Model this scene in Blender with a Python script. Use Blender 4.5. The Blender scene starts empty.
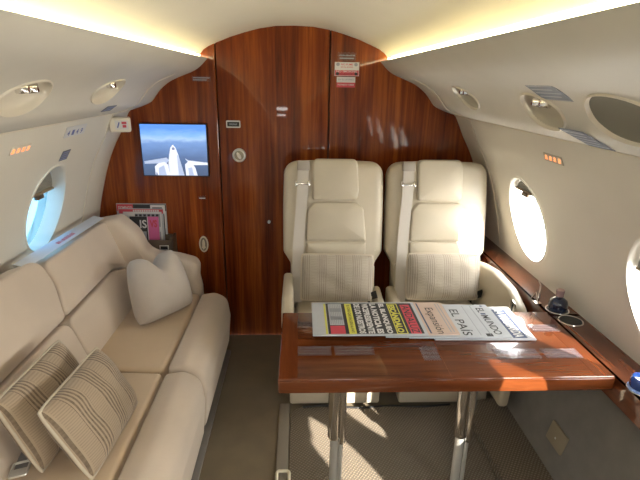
import bpy, bmesh, math, random
from mathutils import Vector, Matrix
random.seed(11)
SC = bpy.context.scene
COL = SC.collection
PI = math.pi
B = 2.828            # distance of the aft bulkhead from the camera
XC = -0.03           # centre line of the cabin
Y0 = -2.6            # forward end of the modelled cabin
I4 = Matrix.Identity(4)
WM = {}

# ------------------------------------------------------------------ materials
def new_mat(name):
    m = bpy.data.materials.new(name); m.use_nodes = True
    nt = m.node_tree; b = nt.nodes['Principled BSDF']
    return m, nt, b

def N(nt, t, **kw):
    n = nt.nodes.new(t)
    for k, v in kw.items():
        if k in n.inputs: n.inputs[k].default_value = v
        else: setattr(n, k, v)
    return n

def L(nt, a, b): nt.links.new(a, b)

def c4(c): return (c[0], c[1], c[2], 1)

def ramp(nt, stops, interp='LINEAR'):
    r = nt.nodes.new('ShaderNodeValToRGB'); r.color_ramp.interpolation = interp
    e = r.color_ramp.elements
    e[0].position, e[0].color = stops[0][0], c4(stops[0][1])
    e[1].position, e[1].color = stops[-1][0], c4(stops[-1][1])
    for p, c in stops[1:-1]:
        x = e.new(p); x.color = c4(c)
    return r

def coords(nt, scale=(1, 1, 1), rot=(0, 0, 0)):
    tc = nt.nodes.new('ShaderNodeTexCoord'); mp = nt.nodes.new('ShaderNodeMapping')
    mp.inputs['Scale'].default_value = scale; mp.inputs['Rotation'].default_value = rot
    L(nt, tc.outputs['Object'], mp.inputs['Vector'])
    return mp.outputs['Vector']

def plain(name, col, rough=.5, metal=0, var=0, vscale=6, bump=0, bscale=200, coat=0, coatr=.05, sheen=0, spec=.5):
    m, nt, b = new_mat(name)
    b.inputs['Base Color'].default_value = c4(col); b.inputs['Roughness'].default_value = rough
    b.inputs['Metallic'].default_value = metal; b.inputs['Coat Weight'].default_value = coat
    b.inputs['Coat Roughness'].default_value = coatr; b.inputs['Sheen Weight'].default_value = sheen
    b.inputs['Specular IOR Level'].default_value = spec
    if var:
        n = N(nt, 'ShaderNodeTexNoise', Scale=vscale, Detail=4.0); L(nt, coords(nt), n.inputs['Vector'])
        r = ramp(nt, [(.3, [x*(1-var) for x in col]), (.7, [min(1, x*(1+var)) for x in col])])
        L(nt, n.outputs['Fac'], r.inputs['Fac']); L(nt, r.outputs['Color'], b.inputs['Base Color'])
    if bump:
        n = N(nt, 'ShaderNodeTexNoise', Scale=bscale, Detail=3.0); L(nt, coords(nt), n.inputs['Vector'])
        bp = N(nt, 'ShaderNodeBump', Strength=bump, Distance=.002)
        L(nt, n.outputs['Fac'], bp.inputs['Height']); L(nt, bp.outputs['Normal'], b.inputs['Normal'])
    return m

def wood(name, dark, mid, light, scale, rough=.25, coat=1.0, coatr=.03, wave=1.0):
    m, nt, b = new_mat(name)
    v = coords(nt, scale)
    big = N(nt, 'ShaderNodeTexNoise', Scale=.6, Detail=3.0, Distortion=.8); L(nt, v, big.inputs['Vector'])
    fine = N(nt, 'ShaderNodeTexNoise', Scale=3.2, Detail=8.0, Roughness=.65, Distortion=.5); L(nt, v, fine.inputs['Vector'])
    mx = N(nt, 'ShaderNodeMath', operation='MULTIPLY_ADD'); mx.inputs[1].default_value = .5*wave
    L(nt, fine.outputs['Fac'], mx.inputs[0])
    m2 = N(nt, 'ShaderNodeMath', operation='MULTIPLY'); m2.inputs[1].default_value = .5
    L(nt, big.outputs['Fac'], m2.inputs[0]); L(nt, m2.outputs[0], mx.inputs[2])
    r = ramp(nt, [(.36, dark), (.5, mid), (.66, light)])
    L(nt, mx.outputs[0], r.inputs['Fac']); L(nt, r.outputs['Color'], b.inputs['Base Color'])
    b.inputs['Roughness'].default_value = rough; b.inputs['Coat Weight'].default_value = coat
    b.inputs['Coat Roughness'].default_value = coatr; b.inputs['Specular IOR Level'].default_value = .12
    return m

def emit(name, col, s):
    m, nt, b = new_mat(name)
    b.inputs['Base Color'].default_value = c4(col); b.inputs['Emission Color'].default_value = c4(col)
    b.inputs['Emission Strength'].default_value = s
    return m

def clear(name, tint, gloss=.08, rough=.0, body=0.0, bodycol=(1, 1, 1)):
    m = bpy.data.materials.new(name); m.use_nodes = True; nt = m.node_tree; nt.nodes.clear()
    o = nt.nodes.new('ShaderNodeOutputMaterial'); t = nt.nodes.new('ShaderNodeBsdfTransparent')
    t.inputs['Color'].default_value = c4(tint)
    g = nt.nodes.new('ShaderNodeBsdfGlossy'); g.inputs['Roughness'].default_value = rough
    mx = nt.nodes.new('ShaderNodeMixShader'); mx.inputs['Fac'].default_value = gloss
    L(nt, t.outputs[0], mx.inputs[1]); L(nt, g.outputs[0], mx.inputs[2])
    out = mx.outputs[0]
    if body:
        d = nt.nodes.new('ShaderNodeBsdfDiffuse'); d.inputs['Color'].default_value = c4(bodycol)
        m2 = nt.nodes.new('ShaderNodeMixShader'); m2.inputs['Fac'].default_value = body
        L(nt, out, m2.inputs[1]); L(nt, d.outputs[0], m2.inputs[2]); out = m2.outputs[0]
    L(nt, out, o.inputs['Surface'])
    return m

def striped(name, base, line, amount, sx=1.0, groups=(8, 3.0)):
    """woven ribbed stripes running along local Y, changing along local X"""
    m, nt, b = new_mat(name)
    tc = nt.nodes.new('ShaderNodeTexCoord'); sp = nt.nodes.new('ShaderNodeSeparateXYZ')
    L(nt, tc.outputs['Object'], sp.inputs[0])
    def mth(op, a, bb=None, c=None):
        n = nt.nodes.new('ShaderNodeMath'); n.operation = op
        for i, x in enumerate((a, bb, c)):
            if x is None: continue
            if isinstance(x, (int, float)): n.inputs[i].default_value = x
            else: L(nt, x, n.inputs[i])
        return n.outputs[0]
    x = mth('MULTIPLY', sp.outputs[0], sx)
    w1 = mth('SINE', mth('MULTIPLY', x, 2*PI/.0165))          # thin ribs
    l1 = mth('GREATER_THAN', w1, .0)
    g = mth('SINE', mth('MULTIPLY_ADD', x, 2*PI/.135, .9))     # groups of ribs
    gm = mth('GREATER_THAN', g, -.25)
    w2 = mth('SINE', mth('MULTIPLY', sp.outputs[1], 2*PI/.008))
    l2 = mth('MULTIPLY', mth('GREATER_THAN', w2, .1), .36)
    lines = mth('ADD', mth('MULTIPLY', l1, gm), mth('MULTIPLY', l2, mth('SUBTRACT', 1.0, gm)))
    nz = N(nt, 'ShaderNodeTexNoise', Scale=60.0, Detail=4.0)
    mp = nt.nodes.new('ShaderNodeMapping'); mp.inputs['Scale'].default_value = (.6, 1.6, 1)
    L(nt, tc.outputs['Object'], mp.inputs[0]); L(nt, mp.outputs[0], nz.inputs['Vector'])
    nb = mth('MULTIPLY_ADD', nz.outputs['Fac'], .7, .30)
    f = mth('MULTIPLY', mth('MULTIPLY', lines, nb), amount)
    mix = nt.nodes.new('ShaderNodeMix'); mix.data_type = 'RGBA'
    mix.inputs['A'].default_value = c4(base); mix.inputs['B'].default_value = c4(line)
    L(nt, f, mix.inputs['Factor']); L(nt, mix.outputs['Result'], b.inputs['Base Color'])
    bp = N(nt, 'ShaderNodeBump', Strength=.5, Distance=.002)
    L(nt, mth('SUBTRACT', nz.outputs['Fac'], lines), bp.inputs['Height']); L(nt, bp.outputs['Normal'], b.inputs['Normal'])
    b.inputs['Roughness'].default_value = .85; b.inputs['Sheen Weight'].default_value = .2
    return m

def carpet_pattern(name, a, bcol):
    m, nt, b = new_mat(name)
    w = []
    for ang in (.62, -.95):
        wv = N(nt, 'ShaderNodeTexWave', Scale=26.0, Distortion=1.2, Detail=2.0)
        L(nt, coords(nt, (1, 1, 1), (0, 0, ang)), wv.inputs['Vector']); w.append(wv)
    mu = N(nt, 'ShaderNodeMath', operation='MULTIPLY')
    L(nt, w[0].outputs['Fac'], mu.inputs[0]); L(nt, w[1].outputs['Fac'], mu.inputs[1])
    r = ramp(nt, [(.05, a), (.6, bcol)])
    L(nt, mu.outputs[0], r.inputs['Fac']); L(nt, r.outputs['Color'], b.inputs['Base Color'])
    bp = N(nt, 'ShaderNodeBump', Strength=.6, Distance=.004)
    L(nt, mu.outputs[0], bp.inputs['Height']); L(nt, bp.outputs['Normal'], b.inputs['Normal'])
    b.inputs['Roughness'].default_value = .95; b.inputs['Sheen Weight'].default_value = .2
    return m

M = {}
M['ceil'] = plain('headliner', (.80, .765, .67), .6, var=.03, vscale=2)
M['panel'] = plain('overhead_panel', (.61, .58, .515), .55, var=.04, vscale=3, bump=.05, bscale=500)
M['wall'] = plain('sidewall', (.68, .645, .57), .55, var=.03, vscale=3)
M['bezel'] = plain('cream_plastic', (.68, .62, .52), .4)
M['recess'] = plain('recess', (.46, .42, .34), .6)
M['dado'] = plain('grey_fabric_wall', (.20, .185, .165), .85, var=.08, vscale=14, bump=.2, bscale=300)
M['wood'] = wood('mahogany_veneer', (.06, .0085, .002), (.19, .036, .006), (.39, .105, .016), (14, 14, .5), rough=.3, coat=.55, coatr=.04)
M['table'] = wood('table_veneer', (.062, .014, .004), (.128, .033, .009), (.205, .066, .019), (.7, 9, 9))
M['tband'] = wood('table_band_veneer', (.07, .015, .005), (.13, .032, .009), (.20, .055, .016), (9, .8, 9))
M['ledge'] = wood('ledge_veneer', (.07, .018, .007), (.15, .040, .013), (.27, .085, .026), (9, .6, 9))
M['leather'] = plain('cream_leather', (.55, .485, .375), .38, var=.05, vscale=5, bump=.12, bscale=260)
M['leather_d'] = plain('cream_leather_pad', (.53, .47, .365), .4, var=.05, vscale=5, bump=.12, bscale=260)
M['suede'] = plain('beige_suede', (.60, .50, .405), .9, var=.06, vscale=4, bump=.15, bscale=220, sheen=.35)
M['suede_seat'] = plain('tan_suede', (.56, .425, .285), .9, var=.07, vscale=4, bump=.15, bscale=220, sheen=.35)
M['suede_frame'] = plain('beige_suede_frame', (.50, .41, .32), .9, var=.06, vscale=4, sheen=.3)
M['plain_pillow'] = plain('pillow_cloth', (.47, .415, .365), .9, var=.05, vscale=9, bump=.2, bscale=400, sheen=.3)
M['stripe_l'] = striped('pale_striped_cloth', (.41, .36, .295), (.16, .13, .10), .65, 1.55)
M['stripe_d'] = striped('brown_striped_cloth', (.39, .30, .21), (.075, .047, .026), 1.0, 1.2)
M['piping'] = plain('piping_cloth', (.54, .47, .37), .8)
M['belt'] = plain('seat_belt_web', (.55, .51, .46), .6, bump=.3, bscale=700)
M['beltfold'] = plain('belt_fold', (.40, .36, .31), .6)
M['beltg'] = plain('grey_web', (.20, .19, .19), .6)
M['chrome'] = plain('chrome', (.80, .78, .76), .10, 1)
M['steel'] = plain('brushed_metal', (.66, .65, .62), .35, .7)
M['gold'] = plain('pale_gold_metal', (.80, .74, .58), .4, .6)
M['recess_metal'] = plain('shaded_metal', (.30, .28, .22), .35, .8)
M['black'] = plain('black_plastic', (.012, .012, .013), .35)
M['floor'] = plain('aisle_carpet', (.145, .108, .058), .6, var=.10, vscale=10, bump=.2, bscale=350, sheen=.3)
M['mat'] = carpet_pattern('ribbed_carpet', (.105, .078, .05), (.205, .16, .105))
M['matedge'] = plain('carpet_border', (.25, .215, .17), .9, bump=.3, bscale=300)
M['rail'] = plain('grey_rail', (.22, .20, .185), .45, var=.1, vscale=12)
M['dark'] = plain('dark_gap', (.02, .017, .015), .7)
M['glass'] = clear('window_pane', (.96, .97, .97), .06)
M['glass_sky_dim'] = clear('sky_dimming_pane', (.056, .105, .138), .05)  # tint added to dim and blue the sky seen through the left panes
M['shade'] = plain('window_shade', (.27, .255, .22), .7)  # cloth colour darkened to stand in for backlighting
M['shadebar'] = plain('shade_bar', (.32, .24, .15), .4)
M['vinyl'] = clear('clear_vinyl', (.88, .86, .88), .05, .12, .06, (.62, .56, .60))
M['vinyl_b'] = clear('clear_vinyl_bluish', (.72, .75, .82), .14, .12, .35, (.48, .52, .62))
M['vinyl_window_lit'] = clear('clear_vinyl_window_lit', (.85, .9, .97), .12, .1, .75, (.76, .83, .95))  # bluish-white body colour carries window light painted onto the sofa strip
M['vprint'] = clear('faint_print', (.9, .9, .9), .03, .2, .16, (.55, .50, .56))
M['white'] = plain('white_print', (.64, .64, .65), .6)
M['paper'] = plain('newsprint', (.45, .475, .52), .75, var=.03, vscale=20)
M['paper_p'] = plain('salmon_newsprint', (.52, .40, .335), .75, var=.03, vscale=20)
M['ink'] = plain('ink', (.03, .03, .035), .7)
M['ink_g'] = plain('grey_text', (.30, .32, .36), .7)
M['navy'] = plain('navy_ink', (.06, .08, .16), .7)
M['red'] = plain('red_ink', (.55, .06, .09), .65)
M['pink'] = plain('pink_ink', (.60, .13, .32), .6)
M['yellow'] = plain('yellow_ink', (.62, .60, .10), .65)
M['blue_ink'] = plain('blue_ink', (.12, .15, .38), .6)
M['sign_red'] = plain('sign_red', (.55, .06, .08), .5)
M['lit'] = emit('lit_orange_sign', (1.0, .33, .12), .55)
M['led'] = emit('led_strip', (1.0, .92, .56), 7.0)
M['speaker'] = plain('grille_cloth', (.22, .21, .175), .8, bump=.4, bscale=900)
M['lamp_in'] = plain('reading_lamp_inside', (.16, .11, .07), .3, .4)

# ------------------------------------------------------------------ mesh tools
class MB:
    def __init__(s): s.v = []; s.f = []; s.m = []
    def add(s, vf, Mx=None, mat=0):
        o = len(s.v)
        for p in vf[0]:
            p = Vector(p); s.v.append(Mx @ p if Mx is not None else p)
        for f in vf[1]:
            s.f.append([i+o for i in f]); s.m.append(mat)
        return s

def reg(o, parent, Mw):
    COL.objects.link(o)
    WM[o.name] = Mw
    if parent is not None:
        o.parent = parent
        o.matrix_local = WM[parent.name].inverted() @ Mw
    else:
        o.matrix_world = Mw

def build(name, mb, mats, parent=None, Mw=None, ang=38, kind=None, label=None, cat=None, group=None, recalc=True):
    if not isinstance(mb, MB): mb = MB().add(mb)
    if not isinstance(mats, (list, tuple)): mats = [mats]
    me = bpy.data.meshes.new(name)
    me.from_pydata([tuple(p) for p in mb.v], [], mb.f)
    for m in mats: me.materials.append(m)
    me.polygons.foreach_set('material_index', mb.m)
    if recalc:
        bm = bmesh.new(); bm.from_mesh(me)
        bmesh.ops.recalc_face_normals(bm, faces=bm.faces); bm.to_mesh(me); bm.free()
    me.polygons.foreach_set('use_smooth', [True]*len(me.polygons))
    me.update(); me.set_sharp_from_angle(angle=math.radians(ang))
    o = bpy.data.objects.new(name, me)
    reg(o, parent, Mw if Mw is not None else I4.copy())
    tag(o, label, cat, group, kind)
    return o

def tag(o, label=None, cat=None, group=None, kind=None):
    if label: o['label'] = label
    if cat: o['category'] = cat
    if group: o['group'] = group
    if kind: o['kind'] = kind
    return o

def thing(name, label, cat, loc=(0, 0, 0), group=None, Mw=None):
    o = bpy.data.objects.new(name, None); o.empty_display_size = .05
    reg(o, None, Mw if Mw is not None else Matrix.Translation(loc))
    return tag(o, label, cat, group)

def frame(o, u, v):
    u = Vector(u).normalized(); v = Vector(v); n = u.cross(v).normalized(); v = n.cross(u)
    return Matrix(((u.x, v.x, n.x, o[0]), (u.y, v.y, n.y, o[1]), (u.z, v.z, n.z, o[2]), (0, 0, 0, 1)))

def box(x0, x1, y0, y1, z0, z1, bev=0, seg=2):
    bm = bmesh.new()
    bmesh.ops.create_cube(bm, size=1)
    for v in bm.verts:
        v.co = Vector((x0+(v.co.x+.5)*(x1-x0), y0+(v.co.y+.5)*(y1-y0), z0+(v.co.z+.5)*(z1-z0)))
    if bev: bmesh.ops.bevel(bm, geom=bm.edges[:], offset=bev, segments=seg, affect='EDGES', profile=.5)
    return grab(bm)

def grab(bm):
    bm.verts.index_update()
    r = ([v.co.copy() for v in bm.verts], [[v.index for v in f.verts] for f in bm.faces]); bm.free(); return r

def lathe(prof, n=32, axis='z'):
    vs, fs = [], []
    for r, z in prof:
        for k in range(n):
            a = 2*PI*k/n; vs.append(Vector((r*math.cos(a), r*math.sin(a), z)))
    for i in range(len(prof)-1):
        for k in range(n):
            k2 = (k+1) % n; fs.append([i*n+k, i*n+k2, (i+1)*n+k2, (i+1)*n+k])
    fs.append(list(range(n))[::-1]); fs.append([(len(prof)-1)*n+k for k in range(n)])
    return vs, fs

def tube(path, r, n=8, closed=False):
    path = [Vector(p) for p in path]; vs, fs = [], []; m = len(path); prev = None
    for i, p in enumerate(path):
        a = path[i-1] if (i > 0 or closed) else p
        b = path[(i+1) % m] if (i < m-1 or closed) else p
        d = (b-a).normalized()
        if prev is None:
            s = d.cross(Vector((0, 0, 1)))
            if s.length < .1: s = d.cross(Vector((1, 0, 0)))
        else: s = prev - d*prev.dot(d)
        s.normalize(); prev = s; t = d.cross(s)
        for k in range(n):
            an = 2*PI*k/n; vs.append(p+(s*math.cos(an)+t*math.sin(an))*r)
    for i in range(m if closed else m-1):
        for k in range(n):
            j = (i+1) % m; k2 = (k+1) % n
            fs.append([i*n+k, i*n+k2, j*n+k2, j*n+k])
    if not closed:
        fs.append(list(range(n))); fs.append([(m-1)*n+k for k in range(n)])
    return vs, fs

def rpoly(pts, seg=6, step=.04):
    """pts: (x, y, corner radius) -> rounded, subdivided outline"""
    out = []; n = len(pts)
    for i in range(n):
        p = Vector(pts[i][:2]); a = Vector(pts[i-1][:2]); b = Vector(pts[(i+1) % n][:2]); r = pts[i][2] if len(pts[i]) > 2 else 0
        if r <= 0: out.append(p); continue
        d1 = (a-p); d2 = (b-p); l1, l2 = d1.length, d2.length; d1.normalize(); d2.normalize()
        half = d1.angle(d2)/2; t = min(r/math.tan(half), l1*.49, l2*.49); rr = t*math.tan(half)
        c = p + (d1+d2).normalized()*(rr/math.sin(half))
        s = p+d1*t-c; e = p+d2*t-c
        a0 = math.atan2(s.y, s.x); a1 = math.atan2(e.y, e.x)
        while a1-a0 > PI: a1 -= 2*PI
        while a1-a0 < -PI: a1 += 2*PI
        for k in range(seg+1):
            an = a0+(a1-a0)*k/seg; out.append(c+Vector((math.cos(an), math.sin(an)))*rr)
    res = []
    for i, p in enumerate(out):
        q = out[(i+1) % len(out)]; d = (q-p).length
        if d < 1e-5: continue
        k = max(1, int(d/step))
        for j in range(k): res.append(p+(q-p)*(j/k))
    return res

def pad(outline, n0, n1, bev=.02, puff=0.0, seg=4, back=False, centre=None):
    """upholstered slab: outline in (u, v), from n0 to n1, soft edges and a crowned face"""
    P = [Vector((p[0], p[1])) for p in outline]; n = len(P)
    area = sum(P[i].x*P[(i+1) % n].y-P[(i+1) % n].x*P[i].y for i in range(n))
    if area < 0: P.reverse()
    nor = []
    for i in range(n):
        a = (P[i]-P[i-1]).normalized(); b = (P[(i+1) % n]-P[i]).normalized()
        na = Vector((-a.y, a.x)); nb = Vector((-b.y, b.x)); m = (na+nb)
        m = m.normalized() if m.length > 1e-6 else na
        nor.append(m/max(.5, m.dot(na)))
    c = Vector(centre) if centre else sum(P, Vector((0, 0)))/n
    rings = []
    hx = max(abs(p.x-c.x) for p in P)*.8; hy = max(abs(p.y-c.y) for p in P)*.8
    def ring(inset, h, sc=1.0):
        rr = []
        for i in range(n):
            q = P[i]+nor[i]*inset; d = q-c; l = d.length*sc
            if sc < 1:
                d2 = d.normalized(); re = sc/math.sqrt((d2.x/hx)**2+(d2.y/hy)**2)
                k = (1-sc)**.8; l = min(l, l*(1-k)+re*k)
            q = c+d.normalized()*l if sc < 1 else q
            rr.append(Vector((q.x, q.y, h)))
        rings.append(rr)
    if back:
        for s in (.35, .7): ring(bev, n0, s)
        for k in range(seg+1):
            a = PI/2*k/seg; ring(bev*(1-math.sin(a)), n0+bev*(1-math.cos(a)))
    else:
        ring(0, n0)
    for k in range(seg+1):
        a = PI/2*k/seg; ring(bev*(1-math.cos(a)), n1-bev+bev*math.sin(a))
    for s in (.97, .93, .88, .82, .75, .67, .58, .48, .38, .27, .15, .07): ring(bev, n1+puff*(1-s**2.6), s)
    vs = [p for r in rings for p in r]; fs = []
    for i in range(len(rings)-1):
        for k in range(n):
            k2 = (k+1) % n; fs.append([i*n+k, i*n+k2, (i+1)*n+k2, (i+1)*n+k])
    top = len(vs); vs.append(Vector((c.x, c.y, n1+puff)))
    o = (len(rings)-1)*n
    for k in range(n): fs.append([o+k, o+(k+1) % n, top])
    bot = len(vs); vs.append(Vector((c.x, c.y, n0)))
    for k in range(n): fs.append([(k+1) % n, k, bot])
    return vs, fs

def pillow(w, h, t, pinch=.05, dent=0.0, seed=1, n=22, wr=.006, taper=1.0, rc=.05, fe=.5):
    rnd = random.Random(seed); ph = [rnd.uniform(0, 6.28) for _ in range(6)]
    def xy(u, v):
        x = w/2*u*(1-pinch*(1-v*v)*abs(u)**1.5); y = h/2*v*(1-pinch*(1-u*u)*abs(v)**1.5)
        x *= 1+(taper-1)*(v+1)/2
        cr = 1-rc*(abs(u)**3.5*abs(v)**3.5); x *= cr; y *= cr
        if dent: y -= dent*math.exp(-(u/.34)**2)*max(0, (v+.25)/1.25)**1.6
        return x, y
    def th(u, v):
        e = max(0, (1-abs(u)**2.6))*max(0, (1-abs(v)**2.6))
        z = t/2*e**fe
        wv = math.sin(5*u+ph[0])*math.sin(4*v+ph[1])+.6*math.sin(9*u*v+ph[2])+.5*math.sin(7*(u+v)+ph[3])
        if dent: z *= 1-.38*math.exp(-(u/.28)**2)*max(0, v)
        return z+wr*wv*e
    vs, fs, edge = [], [], []
    def idx(i, j, s): return s*(n+1)*(n+1)+i*(n+1)+j
    for s in (0, 1):
        for i in range(n+1):
            for j in range(n+1):
                u, v = math.sin(PI/2*(2*i/n-1)), math.sin(PI/2*(2*j/n-1)); x, y = xy(u, v)
                vs.append(Vector((x, y, (1 if s == 0 else -1)*th(u, v))))
    for s in (0, 1):
        for i in range(n):
            for j in range(n):
                q = [idx(i, j, s), idx(i+1, j, s), idx(i+1, j+1, s), idx(i, j+1, s)]
                fs.append(q if s == 0 else q[::-1])
    per = [(i, 0) for i in range(n)]+[(n, j) for j in range(n)]+[(n-i, n) for i in range(n)]+[(0, n-j) for j in range(n)]
    path = [vs[idx(i, j, 0)].copy() for i, j in per]
    for k in range(len(per)):
        a, b = per[k], per[(k+1) % len(per)]
        fs.append([idx(*a, 0), idx(*b, 0), idx(*b, 1), idx(*a, 1)])
    return (vs, fs), path

def text(s, w, h, z=0, bold=0.0, cx=0, cy=0):
    cu = bpy.data.curves.new('lettering', 'FONT'); cu.body = s; cu.resolution_u = 3; cu.offset = bold
    ob = bpy.data.objects.new('lettering', cu); COL.objects.link(ob)
    dg = bpy.context.evaluated_depsgraph_get(); me = ob.evaluated_get(dg).to_mesh()
    vs = [v.co.copy() for v in me.vertices]; fs = [list(p.vertices) for p in me.polygons]
    ob.evaluated_get(dg).to_mesh_clear(); bpy.data.objects.remove(ob); bpy.data.curves.remove(cu)
    x0 = min(v.x for v in vs); x1 = max(v.x for v in vs); y0 = min(v.y for v in vs); y1 = max(v.y for v in vs)
    vs = [Vector((cx+((v.x-x0)/(x1-x0)-.5)*w, cy+((v.y-y0)/(y1-y0)-.5)*h, z)) for v in vs]
    return vs, fs

def rect(u0, u1, v0, v1, z=0):
    return [Vector((u0, v0, z)), Vector((u1, v0, z)), Vector((u1, v1, z)), Vector((u0, v1, z))], [[0, 1, 2, 3]]

def poly(pts, z=0): return [Vector((p[0], p[1], z)) for p in pts], [list(range(len(pts)))]

def slab(pts, z0, z1):
    n = len(pts); vs = [Vector((p[0], p[1], z0)) for p in pts]+[Vector((p[0], p[1], z1)) for p in pts]
    fs = [list(range(n))[::-1], [n+i for i in range(n)]]+[[i, (i+1) % n, n+(i+1) % n, n+i] for i in range(n)]
    return vs, fs

def strokes(n, w, h, z, cx=0, cy=0):
    """a row of small unreadable printed marks"""
    vs, fs = [], []; rnd = random.Random(n)
    for k in range(n):
        u = cx-w/2+(k+.5)*w/n; a = w/n*rnd.uniform(.22, .40); o = len(vs); hh = h*rnd.choice((.5, .5, .38))
        vs += rect(u-a, u+a, cy-h/2, cy-h/2+2*hh, z)[0]; fs.append([o, o+1, o+2, o+3])
    return vs, fs

def ell(rx, ry, n=40, cx=0, cy=0): return [(cx+rx*math.cos(2*PI*k/n), cy+ry*math.sin(2*PI*k/n)) for k in range(n)]

# ------------------------------------------------------------------ cabin cross-section
PANEL = [(.475, 1.705), (.52, 1.66), (.56, 1.635), (.61, 1.615), (.68, 1.585), (.735, 1.545), (.77, 1.505), (.80, 1.470), (.85, 1.447), (.925, 1.422)]
WALL = [(.925, 1.422), (.957, 1.36), (.985, 1.30), (1.02, 1.24), (1.057, 1.165), (1.09, 1.08), (1.117, .996), (1.145, .90), (1.165, .814), (1.18, .75), (1.192, .697), (1.2, .60), (1.175, .45), (1.12, .25), (1.085, .10), (1.065, -.01)]
ARCH = [(0, 1.878), (.1, 1.875), (.19, 1.861), (.27, 1.84), (.35, 1.815), (.42, 1.787), (.465, 1.768), (.495, 1.748), (.512, 1.728)]

def interp(tab, z):
    n = len(tab); z = max(tab[-1][1], min(tab[0][1], z))
    sl = []
    for i in range(n):
        a = tab[max(0, i-1)]; b = tab[min(n-1, i+1)]; sl.append((b[0]-a[0])/(b[1]-a[1]))
    for i in range(n-1):
        xa, za = tab[i]; xb, zb = tab[i+1]
        if za >= z >= zb:
            h = zb-za; t = (z-za)/h
            return (2*t**3-3*t**2+1)*xa+(t**3-2*t**2+t)*h*sl[i]+(-2*t**3+3*t**2)*xb+(t**3-t**2)*h*sl[i+1]
    return tab[-1][0]

def surf(tab, side):
    return lambda y, z: Vector((XC+side*interp(tab, z), y, z))

def on_wall(tab, side, y, z, off=.0):
    P = surf(tab, side); p = P(y, z); T = (P(y, min(tab[0][1], z+.01))-P(y, max(tab[-1][1], z-.01))).normalized()
    u = Vector((0, 1 if side < 0 else -1, 0)); n = u.cross(T).normalized()
    return frame(p+n*off, u, T)

def sheet(P, y0, y1, zl, holes, step=.12, ny=14):
    """surface P(y, z) with elliptical holes (yc, zc, ry, rz)"""
    vs, fs, rims = [], [], []
    def V(p): vs.append(Vector(p)); return len(vs)-1
    def grid(a, b):
        k = max(1, int((b-a)/step)); g = [[V(P(a+(b-a)*i/k, z)) for z in zl] for i in range(k+1)]
        for i in range(k):
            for j in range(len(zl)-1): fs.append([g[i][j], g[i+1][j], g[i+1][j+1], g[i][j+1]])
    cur = y0
    for yc, zc, ry, rz in sorted(holes):
        m = min(.08, ry*.35); ya, yb = yc-ry-m, yc+ry+m
        if ya > cur+1e-6: grid(cur, ya)
        bd = [(ya+(yb-ya)*i/ny, zl[-1]) for i in range(ny)]+[(yb, z) for z in zl[::-1][:-1]]
        bd += [(yb-(yb-ya)*i/ny, zl[0]) for i in range(ny)]+[(ya, z) for z in zl[:-1]]
        rg = []
        for K in range(9):
            t = 1-(1-K/8)**1.0; r = []
            for y, z in bd:
                a = math.atan2((z-zc)/rz, (y-yc)/ry); e = (yc+ry*math.cos(a), zc+rz*math.sin(a))
                r.append(V(P(e[0]+(y-e[0])*t, e[1]+(z-e[1])*t)))
            rg.append(r)
        n = len(bd)
        for K in range(8):
            for i in range(n):
                j = (i+1) % n; fs.append([rg[K][i], rg[K][j], rg[K+1][j], rg[K+1][i]])
        rims.append([math.atan2((z-zc)/rz, (y-yc)/ry) for y, z in bd])
        cur = yb
    if y1 > cur+1e-6: grid(cur, y1)
    return (vs, fs), rims

def lin(a, b, n): return [a+(b-a)*i/n for i in range(n+1)]

# ------------------------------------------------------------------ setting
build('floor', box(-1.3, 1.3, Y0, B, -.05, 0), M['floor'], kind='structure')
# ceiling
pr = [(-x, z) for x, z in ARCH[::-1][:-1]]+ARCH
vs = []; fs = []
ys = lin(Y0-.02, B+.03, 10); n = len(pr)
for y in ys: vs += [Vector((XC+x, y, z)) for x, z in pr]
for i in range(len(ys)-1):
    for k in range(n-1): fs.append([i*n+k, i*n+k+1, (i+1)*n+k+1, (i+1)*n+k])
build('ceiling', (vs, fs), M['ceil'], kind='structure', ang=60)

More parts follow.
